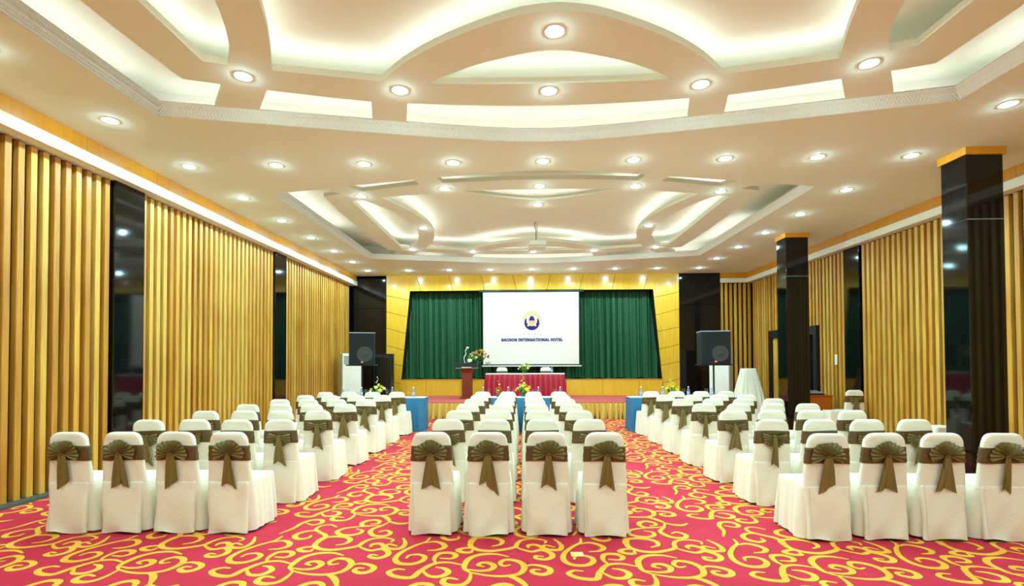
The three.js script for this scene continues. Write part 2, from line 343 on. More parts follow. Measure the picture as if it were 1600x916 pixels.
// ---------------------------------------------------------------- side walls: cornice, slat screens, black pilasters
const SL = -5.62, SR = 7.37, SOFF = 4.06, PITCH = 0.1495;
const slatG = bevelBox(0.07, SOFF - 0.045, 0.076, 0.004);
{ const uv = slatG.attributes.uv, p = slatG.attributes.position, n = slatG.attributes.normal;
  for (let i = 0; i < uv.count; i++) uv.setXY(i, Math.abs(n.getX(i)) > 0.5 ? p.getZ(i) : p.getX(i) + 0.2, p.getY(i)); }
const slatVar = [0, 1, 2, 3, 4].map(k => { const g = slatG.clone(), uv = g.attributes.uv; for (let i = 0; i < uv.count; i++) uv.setXY(i, uv.getX(i) + 0.083 * k, uv.getY(i) + 0.43 * k); return g; });
function screen(x, d0, d1, side, label) {
  const g = group('slat_screen', label, 'slat screen', 'vertical wooden slat screens');
  mesh('backing_board', side < 0 ? boxG(x - 0.1, x - 0.068, 0.0, SOFF, d0, d1) : boxG(x + 0.068, x + 0.1, 0.0, SOFF, d0, d1), backingMat, g);
  mesh('plinth', side < 0 ? boxG(x - 0.068, x + 0.14, 0, 0.03, d0, d1) : boxG(x - 0.1, x + 0.068, 0, 0.03, d0, d1), plinthMat, g);
  const n = Math.floor((d1 - d0 - 0.08) / PITCH) + 1, lead = (d1 - d0 - (n - 1) * PITCH) / 2;
  for (let i = 0; i < n; i++) {
    const m = mesh('slat', slatVar[Math.floor(rnd() * 5)], slatMats[Math.floor(rnd() * 4)], g);
    m.position.set(x - 0.035 * (side < 0 ? 1 : -1), 0.03 + (SOFF - 0.045) / 2, -(d0 + lead + i * PITCH));
  }
  return g;
}
screen(SL, DF + 0.03, 6.8, -1, 'yellow oak slat screen on the windowless wall, nearest the last chair rows');
screen(SL, 7.39, 11.37, -1, 'widest yellow oak slat screen, between the two black pilasters of the unbroken wall');
screen(SL, 11.95, 16.5, -1, 'yellow oak slat screen behind the white cooler, ending at the stage wall');
screen(SR, DF + 0.03, 11.34, 1, 'yellow oak slat screen behind the column nearest the last chair rows');
screen(SR, 11.9, 12.96, 1, 'narrow oak slat screen beside the dark door, above the orange desk');
screen(SR, 15.42, 16.6, 1, 'narrow oak slat screen between the dark door and the stage corner');
{ const g = group('slat_screen', 'brownish oak slat screen facing the room beside the stage, behind the draped cloth', 'slat screen', 'vertical wooden slat screens');
  mesh('backing_board', boxG(6.39, 7.6, 0, SOFF, DB + 0.1, DB + 0.2), backingMat, g);
  for (let i = 0; i < 7; i++) { const m = mesh('slat', slatVar[i % 5], slatMats[(i + 1) % 4], g); m.rotation.y = Math.PI / 2; m.position.set(6.45 + i * 0.146, 0.03 + (SOFF - 0.045) / 2, -(DB + 0.065)); } }

function pilaster(x0, x1, d0, d1, y1, label) {
  const g = group('black_pilaster', label, 'pilaster', null, 'structure');
  const cut = y1 * 0.77;
  mesh('marble_slab', bbox(x1 - x0, cut, d1 - d0, (x0 + x1) / 2, cut / 2, (d0 + d1) / 2, 0.005), marbleMat, g);
  mesh('marble_slab', bbox(x1 - x0, y1 - cut - 0.004, d1 - d0, (x0 + x1) / 2, (y1 + cut + 0.004) / 2, (d0 + d1) / 2, 0.005), marbleMat, g);
  return g;
}
pilaster(WL, -5.575, 6.82, 7.375, SOFF, 'black marble pilaster in the slat wall near the last chair rows');
pilaster(WL, -5.575, 11.39, 11.93, SOFF, 'black marble pilaster in the slat wall nearer the stage');
pilaster(7.34, WR, 11.36, 11.89, SOFF, 'black marble pilaster behind the single chair by the wall');
pilaster(WL, -4.47, DB, DB + 0.3, 4.3, 'black marble panel beside the stage behind the white cooler with vents');
pilaster(5.07, 6.385, DB, DB + 0.3, 4.36, 'black marble panel beside the stage behind the draped cloth side speaker');

function column(x0, x1, d0, d1, label) {
  const g = group('marble_column', label, 'column', null, 'structure'), cut = 3.42, top = C - 0.1;
  const w = x1 - x0, l = d1 - d0, xm = (x0 + x1) / 2, dm = (d0 + d1) / 2;
  mesh('marble_slab', bbox(w, cut, l, xm, cut / 2, dm, 0.008), marbleMat, g);
  mesh('marble_slab', bbox(w, top - cut - 0.006, l, xm, (top + cut + 0.006) / 2, dm, 0.008), marbleMat, g);
  mesh('joint', boxG(x0 + 0.004, x1 - 0.004, cut - 0.003, cut + 0.009, d0 + 0.004, d1 - 0.004), jointMat, g);
  mesh('wood_collar', boxG(x0 - 0.025, x1 + 0.025, top, C, d0 - 0.025, d1 + 0.025), fasciaMat, g);
}
column(5.93, 6.41, 6.96, 7.38, 'polished black marble column nearest the last chair rows');
column(5.87, 6.36, 11.53, 11.95, 'polished black marble column in front of the dark door');

// cornice: wood boards, white trim, cream soffit
function cornice(side) {
  const x = side < 0 ? XL : XR, g = group(side < 0 ? 'trim_cornice_left' : 'trim_cornice_right', null, null, null, 'structure');
  const step = side < 0 ? 1.225 : 1.33;
  for (let d = side < 0 ? 0.1 : 1.0; d < DB; d += step) {
    const d1 = Math.min(d + step - 0.006, DB);
    mesh('board', side < 0 ? boxG(x - 0.04, x, 4.2, C, d, d1) : boxG(x, x + 0.04, 4.2, C, d, d1), fasciaMat, g);
  }
  mesh('trim_strip', side < 0 ? boxG(x - 0.06, x + 0.02, SOFF, 4.2, DF, DB) : boxG(x - 0.02, x + 0.06, SOFF, 4.2, DF, DB), trimMat, g);
  mesh('soffit', side < 0 ? boxG(WL, x - 0.06, SOFF, SOFF + 0.05, DF, DB) : boxG(x + 0.06, WR, SOFF, SOFF + 0.05, DF, DB + 0.2), ceilMat, g);
}
cornice(-1); cornice(1);
{ const g = group('trim_cornice_back', null, null, null, 'structure');
  mesh('board', boxG(6.385, XR, 4.2, C, DB - 0.04, DB), fasciaMat, g);
  mesh('trim_strip', boxG(6.385, XR - 0.02, SOFF, 4.2, DB - 0.06, DB + 0.02), trimMat, g); }

// door in the column side wall
{ const g = group('door_1', 'dark framed glass double door behind the black column', null, null, 'structure');
  mesh('frame', merge([boxG(7.3, 7.6, 0, 2.42, 15.28, 15.42), boxG(7.3, 7.6, 0, 2.42, 12.96, 13.1), boxG(7.3, 7.6, 2.2, 2.42, 13.1, 15.28)]), blackMat, g);
  mesh('overpanel', boxG(7.445, 7.5, 2.42, SOFF, 12.96, 15.42), backingMat, g);
  const a = mesh('leaf', boxG(7.4, 7.45, 0.01, 2.2, 13.1, 14.18), darkGlassMat, g);
  const b = mesh('leaf', boxG(7.4, 7.45, 0.01, 2.2, 14.2, 15.28), darkGlassMat, g);
  mesh('stile', boxG(7.385, 7.4, 0.01, 2.2, 13.1, 13.2), greyMat, a);
  mesh('stile', boxG(7.36, 7.4, 0.01, 2.2, 15.03, 15.26), slatMats[0], b);
  for (let i = 0; i < 16; i++) { const m = mesh('slat', slatVar[i % 5], slatMats[i % 4], g); m.scale.y = (SOFF - 2.43) / (SOFF - 0.045); m.position.set(SR + 0.035, (SOFF + 2.43) / 2, -(13.02 + i * PITCH)); } }

// ---------------------------------------------------------------- stage wall: panels, niche, curtain, screen
{ const g = group('wall_back', null, null, null, 'structure');
  const gap = 0.012, d0 = DB, d1 = DB + 0.03;
  mesh('groove_board', front([[-4.47, 0.44], [-4.47, C], [5.07, C], [5.07, 0.44], [4.56, 0.44], [4.24, 3.875], [-3.69, 3.875], [-4.03, 0.44]].reverse(), d1 - 0.006, d1 + 0.05), grooveMat, g);
  const P = (pts) => mesh('panel', front(pts, d0, d1), panelMat, g);
  const jl = (y) => -3.69 - (3.875 - y) * 0.099, jr = (y) => 4.24 + (3.875 - y) * 0.0932;
  const sl = [[3.739, 3.575], [3.206, 3.03], [2.666, 2.487], [2.096, 1.934], [1.537, 1.42], [0.967, 0.83]];
  const sr = [[3.784, 3.61], [3.234, 3.043], [2.65, 2.503], [2.085, 1.935], [1.528, 1.412], [0.971, 0.848]];
  for (let k = 0; k < 6; k++) {
    const [a, b] = sl[k], [c, e] = sl[k + 1] ?? [0.443, 0.443];
    P([[-4.465, a - gap], [jl(b), b - gap], [jl(e), e], [-4.465, c]].reverse());
    const [f, h] = sr[k], [m, n] = sr[k + 1] ?? [0.443, 0.443];
    P([[jr(h), h - gap], [5.065, f - gap], [5.065, m], [jr(n), n]].reverse());
  }
  // header, its seams lean towards the middle
  const top = [-3.49, -2.42, -1.36, -0.33, 0.92, 1.99, 3.03, 4.09], bot = [-3.33, -2.27, -1.24, -0.18, 0.79, 1.85, 2.91, 3.94];
  P([[-4.465, 3.739], [-4.465, C], [top[0], C], [bot[0], 3.875], [jl(3.875), 3.875], [jl(3.575), 3.575]].reverse());
  for (let k = 0; k < 7; k++) P([[bot[k] + gap, 3.875], [top[k] + gap, C], [top[k + 1], C], [bot[k + 1], 3.875]].reverse());
  P([[bot[7] + gap, 3.875], [top[7] + gap, C], [5.065, C], [5.065, 3.784], [jr(3.61), 3.61], [jr(3.875), 3.875]].reverse());
  // low panels under the curtain
  const seams = [-4.01, -3.16, -2.02, -0.87, 0.28, 1.42, 2.6, 3.76, 4.52];
  for (let k = 0; k < 8; k++) mesh('low_panel', boxG(seams[k] + 0.005, seams[k + 1] - 0.005, 0.443, 0.945, DB + 0.03, DB + 0.06), panelMat, g);
  mesh('low_board', boxG(-4.01, 4.52, 0.443, 0.94, DB + 0.06, DB + 0.08), grooveMat, g);
  mesh('ledge', boxG(-4.02, 4.53, 0.945, 0.965, DB + 0.02, DB + 0.6), fasciaMat, g);
  // reveal of the niche
  mesh('reveal', front([[-3.69, 3.875], [4.24, 3.875], [4.24, 3.95], [-3.69, 3.95]], d1, DE), blackMat, g);
  mesh('reveal', front([[-4.03, 0.44], [-3.69, 3.875], [-3.76, 3.9], [-4.1, 0.44]], d1, DE), blackMat, g);
  mesh('reveal', front([[4.56, 0.44], [4.24, 3.875], [4.31, 3.9], [4.63, 0.44]], d1, DE), blackMat, g); }
function curtain(x0, x1, label, sd) {
  const nx = Math.round((x1 - x0) * 60), ny = 14, pos = [], uv = [], idx = [];
  const f = (x, y) => 0.06 * Math.sin(x * 25 + 2.6 * Math.sin(x * 2.9 + sd)) * (0.75 + 0.35 * Math.sin(x * 3.7 + sd)) + 0.03 * Math.sin(x * 57 + sd * 3 + 1.5 * Math.sin(x * 4.1) + y * 0.5) + 0.02 * Math.sin(x * 11 + y * 0.8 + sd) ;
  for (let j = 0; j <= ny; j++) for (let i = 0; i <= nx; i++) {
    const x = x0 + (x1 - x0) * i / nx, t = j / ny, yb = 0.985 + 0.02 * Math.sin(x * 9 + sd), y = yb + (3.95 - yb) * t;
    pos.push(x, y, -(17.12 - f(x, y) * (1.05 - 0.45 * t))); uv.push(x, y);
  }
  for (let j = 0; j < ny; j++) for (let i = 0; i < nx; i++) { const a = j * (nx + 1) + i, b = a + 1, c = a + nx + 1, d = c + 1; idx.push(a, b, c, b, d, c); }
  const g = new THREE.BufferGeometry(); g.setAttribute('position', new THREE.Float32BufferAttribute(pos, 3)); g.setAttribute('uv', new THREE.Float32BufferAttribute(uv, 2)); g.setIndex(idx); g.computeVertexNormals();
  tag(mesh('stage_curtain', g, curtainMat), label, 'curtain');
}
curtain(-4.08, 0.3, 'pleated dark green stage curtain on the lectern side of the screen', 1);
curtain(0.3, 4.6, 'pleated dark green stage curtain on the bare side of the screen', 4);

// screen
{ const W = 1536, H = 1152, cv = document.createElement('canvas'); cv.width = W; cv.height = H; const c = cv.getContext('2d');
  c.fillStyle = '#fdfdf8'; c.fillRect(0, 0, W, H);
  const px = W / 3.09, cxp = (0.307 + 1.27) * px, yOf = (y) => (3.79 - y) * H / 2.33, navy = '#2c1a78';
  // emblem: pale gold crescent over a navy bowl with a bud, cream middle
  const R = 0.285 * px, ey = yOf(2.885);
  c.fillStyle = '#e4d4a0'; c.beginPath(); c.arc(cxp, ey, R, Math.PI * 0.95, Math.PI * 2.05); c.arc(cxp, ey + R * 0.36, R * 0.9, Math.PI * 1.93, Math.PI * 1.07, true); c.closePath(); c.fill();
  c.strokeStyle = '#dfcc92'; c.lineWidth = 8; c.beginPath(); c.arc(cxp, ey, R, 0, Math.PI * 2); c.stroke();
  c.strokeStyle = navy; c.lineCap = 'round';
  for (let k = 0; k < 60; k++) { const t = k / 59, a = Math.PI * (1.14 - 1.28 * t), r = R * 0.72; c.fillStyle = navy; c.beginPath(); c.arc(cxp + r * Math.cos(a), ey + R * 0.18 + r * Math.sin(a), R * (0.07 + 0.17 * Math.sin(Math.PI * t)), 0, 7); c.fill(); }
  c.fillStyle = '#f2c98c'; c.beginPath(); c.moveTo(cxp - R * 0.62, ey + R * 0.02); c.lineTo(cxp + R * 0.62, ey + R * 0.02); c.lineTo(cxp + R * 0.3, ey + R * 0.45); c.lineTo(cxp, ey + R * 0.62); c.lineTo(cxp - R * 0.3, ey + R * 0.45); c.closePath(); c.fill();
  c.fillStyle = '#fdfdf8'; for (const s of [-1, 1]) { c.beginPath(); c.arc(cxp + s * R * 0.42, ey + R * 0.6, R * 0.1, 0, 7); c.fill(); }
  c.fillStyle = navy; c.beginPath(); c.moveTo(cxp - R * 0.34, ey + R * 0.04); c.quadraticCurveTo(cxp - R * 0.26, ey - R * 0.45, cxp, ey - R * 0.5); c.quadraticCurveTo(cxp + R * 0.26, ey - R * 0.45, cxp + R * 0.34, ey + R * 0.04); c.closePath(); c.fill();
  c.fillStyle = '#aaa470';
  for (let k = 0; k < 4; k++) { const sx = cxp + (k - 1.5) * 0.186 * px, sy = yOf(2.43); c.beginPath(); for (let q = 0; q < 10; q++) { const a = -Math.PI / 2 + q * Math.PI / 5, r = (q % 2 ? 0.012 : 0.03) * px; c[q ? 'lineTo' : 'moveTo'](sx + r * Math.cos(a), sy + r * Math.sin(a)); } c.closePath(); c.fill(); }
  c.fillStyle = navy; c.font = 'bold 66px sans-serif'; c.textAlign = 'center'; c.textBaseline = 'middle';
  const txt = 'BAOSON INTERNATIONAL HOTEL', tw = c.measureText(txt).width; c.save(); c.translate(cxp, yOf(2.245)); c.scale(1.99 * px / tw, 0.92); c.fillText(txt, 0, 0); c.strokeStyle = navy; c.lineWidth = 7; c.lineJoin = 'round'; c.strokeText(txt, 0, 0); c.restore();
  const t = new THREE.CanvasTexture(cv); t.colorSpace = THREE.SRGBColorSpace;
  const g = group('projection_screen', 'white projection screen with hotel emblem and navy lettering over the green curtain', 'screen');
  const m = std({ map: t, color: 0xd8cdc6, roughness: 0.9, emissive: 0xffdcc4, emissiveMap: t, emissiveIntensity: 0.16 });
  const pg = new THREE.PlaneGeometry(3.09, 2.33); pg.translate(0.275, 2.625, -16.6);
  mesh('screen_sheet', boxG(-1.275, 1.825, 1.46, 3.795, 16.605, 16.612), whiteMat, g);
  mesh('projected_picture', pg, m, g);
  mesh('lower_border', boxG(-1.275, 1.825, 1.415, 1.46, 16.598, 16.612), blackMat, g);
  mesh('bottom_bar', bbox(3.22, 0.035, 0.04, 0.29, 1.40, 16.6, 0.008), acMat, g);
  mesh('side_border', boxG(-1.30, -1.275, 1.42, 3.85, 16.6, 16.612), blackMat, g);
  mesh('side_border', boxG(1.825, 1.85, 1.42, 3.85, 16.6, 16.612), blackMat, g);
  mesh('roller_case', bbox(3.4, 0.08, 0.08, 0.28, 3.84, 16.62, 0.01), blackMat, g); }

// stage with carpet and pleated gold skirt
const SY = 0.443;
{ const g = group('stage', 'low stage with striped red carpet and pleated gold skirt', 'stage');
  mesh('platform', boxG(-4.0, 4.54, 0, SY - 0.01, 13.86, DB + 0.02), grooveMat, g);
  mesh('carpet', boxG(-4.02, 4.56, SY - 0.01, SY, 13.82, DB + 0.03), stageMat, g);
  const pleat = (x0, x1, d) => { const n = Math.round((x1 - x0) * 56), rings = [];
    for (const [y, k] of [[SY - 0.012, 0.35], [0.3, 0.7], [0.14, 1], [0.004, 1.25]]) { const r = []; for (let i = 0; i <= n; i++) { const x = x0 + (x1 - x0) * i / n; r.push([x + 0.01 * k * Math.sin(x * 23 + y * 8), y, -(d - 0.03 - k * (0.055 * Math.sin(x * 44 + 1.8 * Math.sin(x * 7)) + 0.02 * Math.sin(x * 97 + 2 * Math.sin(x * 5) + y * 5)))]); } rings.push(r); }
    return loft(rings, { closed: false }); };
  tag(mesh('skirt', pleat(-4.01, 4.55, 13.83), goldMat, g), 'pleated gold satin skirt'); }

// ---------------------------------------------------------------- covered banquet chairs
// local frame: origin on the floor under the backrest, +z is the back of the chair, the seat runs to -z
const TOPY = 0.92, BR = 0.085;
function halfW(y) { const b = y < 0.46 ? 0.2 : 0.2 - (y - 0.46) * 0.075; if (y <= TOPY - BR) return b; const k = Math.min(1, (y - (TOPY - BR)) / BR); return b - BR * (1 - Math.sqrt(Math.max(0, 1 - k * k))) * 0.95; }
function backRing(y, off = 0, n = 36) {                // rounded slab section at height y
  const hw = halfW(y) + off, k = Math.max(0, (y - (TOPY - 0.03)) / 0.03), ht = (0.036 - 0.012 * (y - 0.46)) * Math.sqrt(Math.max(0.05, 1 - k * k * 0.9)) + off, lean = (y - 0.46) * 0.07, r = [];
  for (let i = 0; i < n; i++) {
    const a = i / n * Math.PI * 2, c = Math.cos(a), s = Math.sin(a), e = 0.28;
    r.push([hw * Math.sign(c) * Math.pow(Math.abs(c), e), y, -0.03 + lean + ht * Math.sign(s) * Math.pow(Math.abs(s), 0.6)]);
  }
  return r.reverse();
}
function backCover(v) {
  const rings = []; for (const y of [0.44, 0.5, 0.6, 0.7, 0.78, 0.835, 0.86, 0.88, 0.895, 0.906, 0.913, 0.918, TOPY]) {
    rings.push(backRing(y).map(([x, yy, z], i) => [x, yy, z + 0.003 * Math.sin(x * 21 + yy * 17 + v * 2) + 0.002 * Math.sin(yy * 60 + x * 9 + v)]));
  }
  return loft(rings, { capEnd: true });
}
// closed seat outline, s in [0,1): rear edge, side, front, side; f = growth towards the floor
function seatRing(y, t, v, n = 168) {
  const r = [], hw = 0.197 + 0.004 * t, zr = 0.012 + 0.012 * t, zf = -0.475 - 0.035 * t, cr = 0.035 + 0.02 * t;
  const pts = []; const W = 2 * (hw - cr), D = (zr - zf) - 2 * cr, q = Math.PI * cr / 2, L = 2 * W + 2 * D + 4 * q;
  for (let i = 0; i < n; i++) {
    let s = i / n * L, x, z, nx, nz, corner = 9;
    const arc = (cx, cz, a0, u) => { const a = a0 + u / cr; x = cx + cr * Math.cos(a); z = cz + cr * Math.sin(a); nx = Math.cos(a); nz = Math.sin(a); };
    if (s < W) { x = -hw + cr + s; z = zr; nx = 0; nz = 1; }
    else if ((s -= W) < q) { arc(hw - cr, zr - cr, Math.PI / 2, -s); }
    else if ((s -= q) < D) { x = hw; z = zr - cr - s; nx = 1; nz = 0; }
    else if ((s -= D) < q) { arc(hw - cr, zf + cr, 0, -s); }
    else if ((s -= q) < W) { x = hw - cr - s; z = zf; nx = 0; nz = -1; }
    else if ((s -= W) < q) { arc(-hw + cr, zf + cr, -Math.PI / 2, -s); }
    else if ((s -= q) < D) { x = -hw; z = zf + cr + s; nx = -1; nz = 0; }
    else { s -= D; arc(-hw + cr, zr - cr, Math.PI, -s); }
    // the sides stand out behind a deep pleat at each rear corner; smaller pleats at the front corners
    let k = 0;
    const q2 = Math.max(0, Math.min(1, (zr - 0.03 - z) / 0.07)), side = Math.abs(nx) > 0.7;
    if (side) k += 0.027 * t * q2 * q2 * (3 - 2 * q2) + 0.007 * t * Math.sin(z * 30 + v * 2.1) + 0.005 * t * Math.sin(z * 66 + v);
    for (const [px, pz, wd, am] of [[hw, zr - 0.034, 0.02, 0.046], [-hw, zr - 0.034, 0.02, 0.046], [hw, zf + 0.07, 0.016, 0.034], [-hw, zf + 0.07, 0.016, 0.034], [hw - 0.05, zf, 0.016, 0.03], [-hw + 0.05, zf, 0.016, 0.03]]) k -= am * t * Math.exp(-((x - px) ** 2 + (z - pz) ** 2) / (wd * wd));
    if (nz < -0.7) k += 0.008 * t * Math.sin(x * 38 + v);
    if (nz > 0.7) k += t * (0.012 * Math.sin(x * 12 + y * 11 + v * 1.7) + 0.008 * Math.sin(x * 27 - y * 19 + v) + 0.008 * t);
    const lift = t > 0.99 ? 0.016 + 0.008 * Math.sin(x * 17 + z * 13 + v * 1.3) + (nz > 0.7 ? 0.006 * Math.cos(x * 14 + v) : 0) : 0;
    pts.push([x + nx * k, y + lift, z + nz * k]);
  }
  return pts;
}
function seatCover(v) {
  const rings = [], T = 0.475;
  const crease = (p, a) => p.map(([x, y, z]) => [x, y, z + a * Math.sin(x * 15 + y * 25 + v * 1.9) * (z > -0.03 ? 1 : 0)]);
  rings.push(seatRing(0, 1, v));
  for (const [y, t] of [[0.05, 0.93], [0.11, 0.83], [0.19, 0.7], [0.28, 0.5], [0.36, 0.28], [0.42, 0.1], [0.452, 0.02]]) rings.push(crease(seatRing(y, t, v), 0.004 * t));
  const top = seatRing(T, 0, v), c = [0, -0.23];
  for (const [k, y] of [[0.985, 0.468], [0.95, T], [0.6, T + 0.006], [0.2, T + 0.008]]) rings.push(top.map(([x, , z]) => [c[0] + (x - c[0]) * k, y, c[1] + (z - c[1]) * k]));
  return loft(rings, { capEnd: true });
}
function sashBand(v) {
  const rings = [], y0 = 0.665, y1 = 0.80;
  const at = (y, off) => backRing(y, off, 48).map(([x, yy, z]) => [x, yy + 0.004 * Math.sin(x * 14 + v), z]);
  rings.push(at(y0, -0.002), at(y0, 0.006));
  for (let k = 1; k < 6; k++) rings.push(at(y0 + (y1 - y0) * k / 6, 0.006 + 0.002 * Math.sin(k * 2.4 + v)));
  rings.push(at(y1, 0.006), at(y1, -0.002));
  return loft(rings);
}
// gathered fan of the bow: pleated disc sector about the knot
function fan(a0, a1, rx, ry, v, up) {
  const na = 90, nr = 7, pleats = 13, rings = [];
  for (let j = 0; j <= nr; j++) {
    const t = j / nr, r = [];
    for (let i = 0; i <= na; i++) {
      const a = a0 + (a1 - a0) * i / na, w = Math.sin((i / na) * pleats * 2 * Math.PI + v), R = (1 + 0.05 * Math.sin(a * 5 + v * 2) + 0.03 * w), bulge = Math.sin(Math.PI * Math.min(1, t * 0.62 + 0.12));
      r.push([rx * R * t * Math.cos(a), ry * R * t * Math.sin(a), 0.006 + 0.03 * bulge * (1 - 0.55 * t) + 0.011 * w * Math.pow(t, 0.8) + 0.004 * t]);
    }
    rings.push(r);
  }
  return loft(rings, { closed: false });
}
function tail(x0, x1, y1, tip, v, dz) {                 // ribbon end cut on the slant
  const rows = 9, cols = 7, rings = [];
  for (let j = 0; j <= rows; j++) {
    const t = j / rows, r = [], w = 0.012 + (x1 - x0) / 2 * (0.25 + 0.75 * Math.pow(t, 0.6)), cx = (x0 + x1) / 2 * t;
    for (let i = 0; i <= cols; i++) {
      const s = i / cols * 2 - 1, end = y1 + tip * s * 0.5;
      r.push([cx + s * w, end * t, dz + 0.012 * (1 - t) + 0.006 * Math.sin(s * 5 + v + t * 2) * (0.4 + t)]);
    }
    rings.push(r);
  }
  return loft(rings, { closed: false });
}
const covers = [0, 1, 2].map(v => [backCover(v * 1.7), seatCover(v * 2.3)]), bands = [0, 1].map(v => sashBand(v * 2));
const knotG = (() => { const g = new THREE.SphereGeometry(0.021, 12, 8); g.scale(1.05, 0.85, 0.75); return g; })();
function makeChair(v, upright, tails) {
  const o = new THREE.Group();
  mesh('backrest_cover', covers[v % 3][0], coverMat, o);
  mesh('seat_cover', covers[v % 3][1], coverMat, o);
  const b = mesh('sash', bands[v % 2], bandMat, o);
  const bow = new THREE.Group(); bow.name = 'bow'; o.add(bow); bow.position.set(tails.dx ?? 0, upright ? 0.735 : 0.742, 0.028); bow.rotation.x = 0.06;
  if (upright) mesh('fan', fan(-0.55, Math.PI + 0.55, 0.142, 0.118, v * 1.3, 1), sashMat, bow);
  else mesh('fan', fan(Math.PI - 0.3, 2 * Math.PI + 0.3, 0.122, 0.12, v * 1.3, -1), sashMat, bow);
  const inner = mesh('fan', upright ? fan(0.5, Math.PI - 0.5, 0.1, 0.085, v + 2, 1) : fan(Math.PI + 0.5, 2 * Math.PI - 0.5, 0.085, 0.08, v + 2, -1), sashMat, bow); inner.position.z = 0.016;
  const kn = mesh('knot', knotG, knotMat, bow); kn.position.set(0, 0, 0.026);
  const zt = upright ? 0.018 : 0.04;
  for (const [a, b2, y1, tip] of tails.list) { const t = mesh('ribbon_tail', tail(a, b2, y1, tip, v, zt), sashMat, bow); }
  return o;
}
const tailSets = [
  { list: [[-0.075, 0.0, -0.3, 0.05], [0.0, 0.075, -0.3, -0.05]] },
  { list: [[-0.06, 0.05, -0.29, 0.09]], dx: -0.02 },
  { list: [[-0.07, 0.02, -0.25, 0.06], [0.0, 0.085, -0.33, -0.09]] },
  { list: [[-0.055, 0.0, -0.28, 0.05], [0.005, 0.06, -0.3, -0.06]], dx: 0.015 },
  { list: [[-0.035, 0.0, -0.29, 0.04], [0.0, 0.035, -0.31, -0.05]] },
];
const upChairs = [0, 1, 2, 3, 4].map(k => makeChair(k, true, tailSets[k])), downChairs = [0, 1, 2, 3, 4].map(k => makeChair(k + 2, false, tailSets[(k + 1) % 5]));
const blocks = [
  { xs: [-4.14, -3.65, -3.16, -2.67], name: 'wall block', seats: ['wall end seat', 'third seat from aisle', 'second seat from aisle', 'aisle seat'], upSet: [1, 0, 1, 3] },
  { xs: [-0.82, -0.31, 0.21, 0.72], name: 'middle block', seats: ['lectern side end', 'second from lectern side', 'third from lectern side', 'end away from lectern'], upSet: [0, 2, 3, 3] },
  { xs: [2.665, 3.165, 3.655, 4.15], name: 'column block', seats: ['aisle seat', 'second seat from aisle', 'third seat from aisle', 'column end seat'], upSet: [1, 0, 0, 4] },
];
const rowNames = ['seventh', 'sixth', 'fifth', 'fourth', 'third', 'second', 'first'].map(w => w + ' row from stage');
function addChair(src, x, d, turn, label, grp) {
  const c = src.clone(); c.name = numbered('banquet_chair'); scene.add(c); c.position.set(x, 0, -d); c.rotation.y = turn;
  tag(c, label, 'chair', grp); return c;
}
blocks.forEach((b, bi) => { for (let r = 0; r < 7; r++) b.xs.forEach((x, i) => {
  const src = r === 0 ? upChairs[b.upSet[i]] : downChairs[Math.floor(rnd() * 5)];
  const xo = bi === 2 && r === 0 ? -0.05 : 0, spread = r === 6 ? (x - b.xs[1]) * 0.03 : 0;
  addChair(src, x + xo + spread, (r === 0 ? (bi === 2 ? 4.52 : 4.58) : 4.57 + 1.015 * r) + rr(-0.025, 0.025), rr(-0.014, 0.014),
    `cream chair with ${r === 0 ? 'upturned' : 'hanging'} olive bow, ${b.name}, ${rowNames[r]}, ${b.seats[i]}`, 'cream covered chairs in rows');
}); });
addChair(downChairs[1], 6.98, 11.0, -0.1, 'single cream covered chair with olive bow against the wall beside the orange desk', null);

// low cloth covered seats by the columns
function coveredStool(x, d, w, h, label) {
  const rings = []; for (const [y, k] of [[0.004, 1.06], [0.2, 1.03], [h - 0.03, 1], [h - 0.008, 0.97], [h, 0.9]]) { const r = []; for (let i = 0; i < 40; i++) { const a = -i / 40 * Math.PI * 2, c = Math.cos(a), s = Math.sin(a); const f = 1 + (y < 0.25 ? 0.02 * Math.sin(a * 11) : 0); r.push([w / 2 * k * f * Math.sign(c) * Math.pow(Math.abs(c), 0.25), y, w / 2 * k * f * Math.sign(s) * Math.pow(Math.abs(s), 0.25)]); } rings.push(r); }
  const m = mesh('covered_stool', loft(rings, { capEnd: true }), coverMat); m.position.set(x, 0, -d); tag(m, label, 'stool'); return m;
}
coveredStool(6.55, 11.05, 0.3, 0.49, 'low white cloth covered stool in front of the orange desk');
coveredStool(6.72, 8.5, 0.34, 0.48, 'low white cloth covered stool behind the column nearest the last row');

// ---------------------------------------------------------------- front tables with blue cloth
function blueTable(x0, x1, d0, label) {
  const g = group('blue_table', label, 'table'), d1 = d0 + 0.55, top = 0.745;
  const n = Math.round((x1 - x0) * 40), m = 18, rings = [];
  for (const [y, k] of [[0.006, 1], [0.25, 0.75], [0.5, 0.4], [top - 0.02, 0.05], [top - 0.004, 0]]) {
    const r = [], f = (s) => k * (0.012 * Math.sin(s * 24) + 0.006 * Math.sin(s * 57 + y * 4));
    for (let i = 0; i < n; i++) { const x = x0 + (x1 - x0) * i / n; r.push([x, y, -(d0 - f(x))]); }
    for (let i = 0; i < m; i++) { const d = d0 + (d1 - d0) * i / m; r.push([x1 + f(d), y, -d]); }
    for (let i = 0; i < n; i++) { const x = x1 - (x1 - x0) * i / n; r.push([x, y, -(d1 + f(x))]); }
    for (let i = 0; i < m; i++) { const d = d1 - (d1 - d0) * i / m; r.push([x0 - f(d), y, -d]); }
    rings.push(r);
  }
  tag(mesh('skirt', loft(rings, { capEnd: true }), blueMat, g), 'blue pleated table cloth');
  tag(mesh('runner', bbox(x1 - x0 + 0.01, 0.01, 0.4, (x0 + x1) / 2, top + 0.003, d0 + 0.27, 0.003), whiteMat, g), 'white table runner');
  return { y: top + 0.009, d: d0 + 0.2 };
}
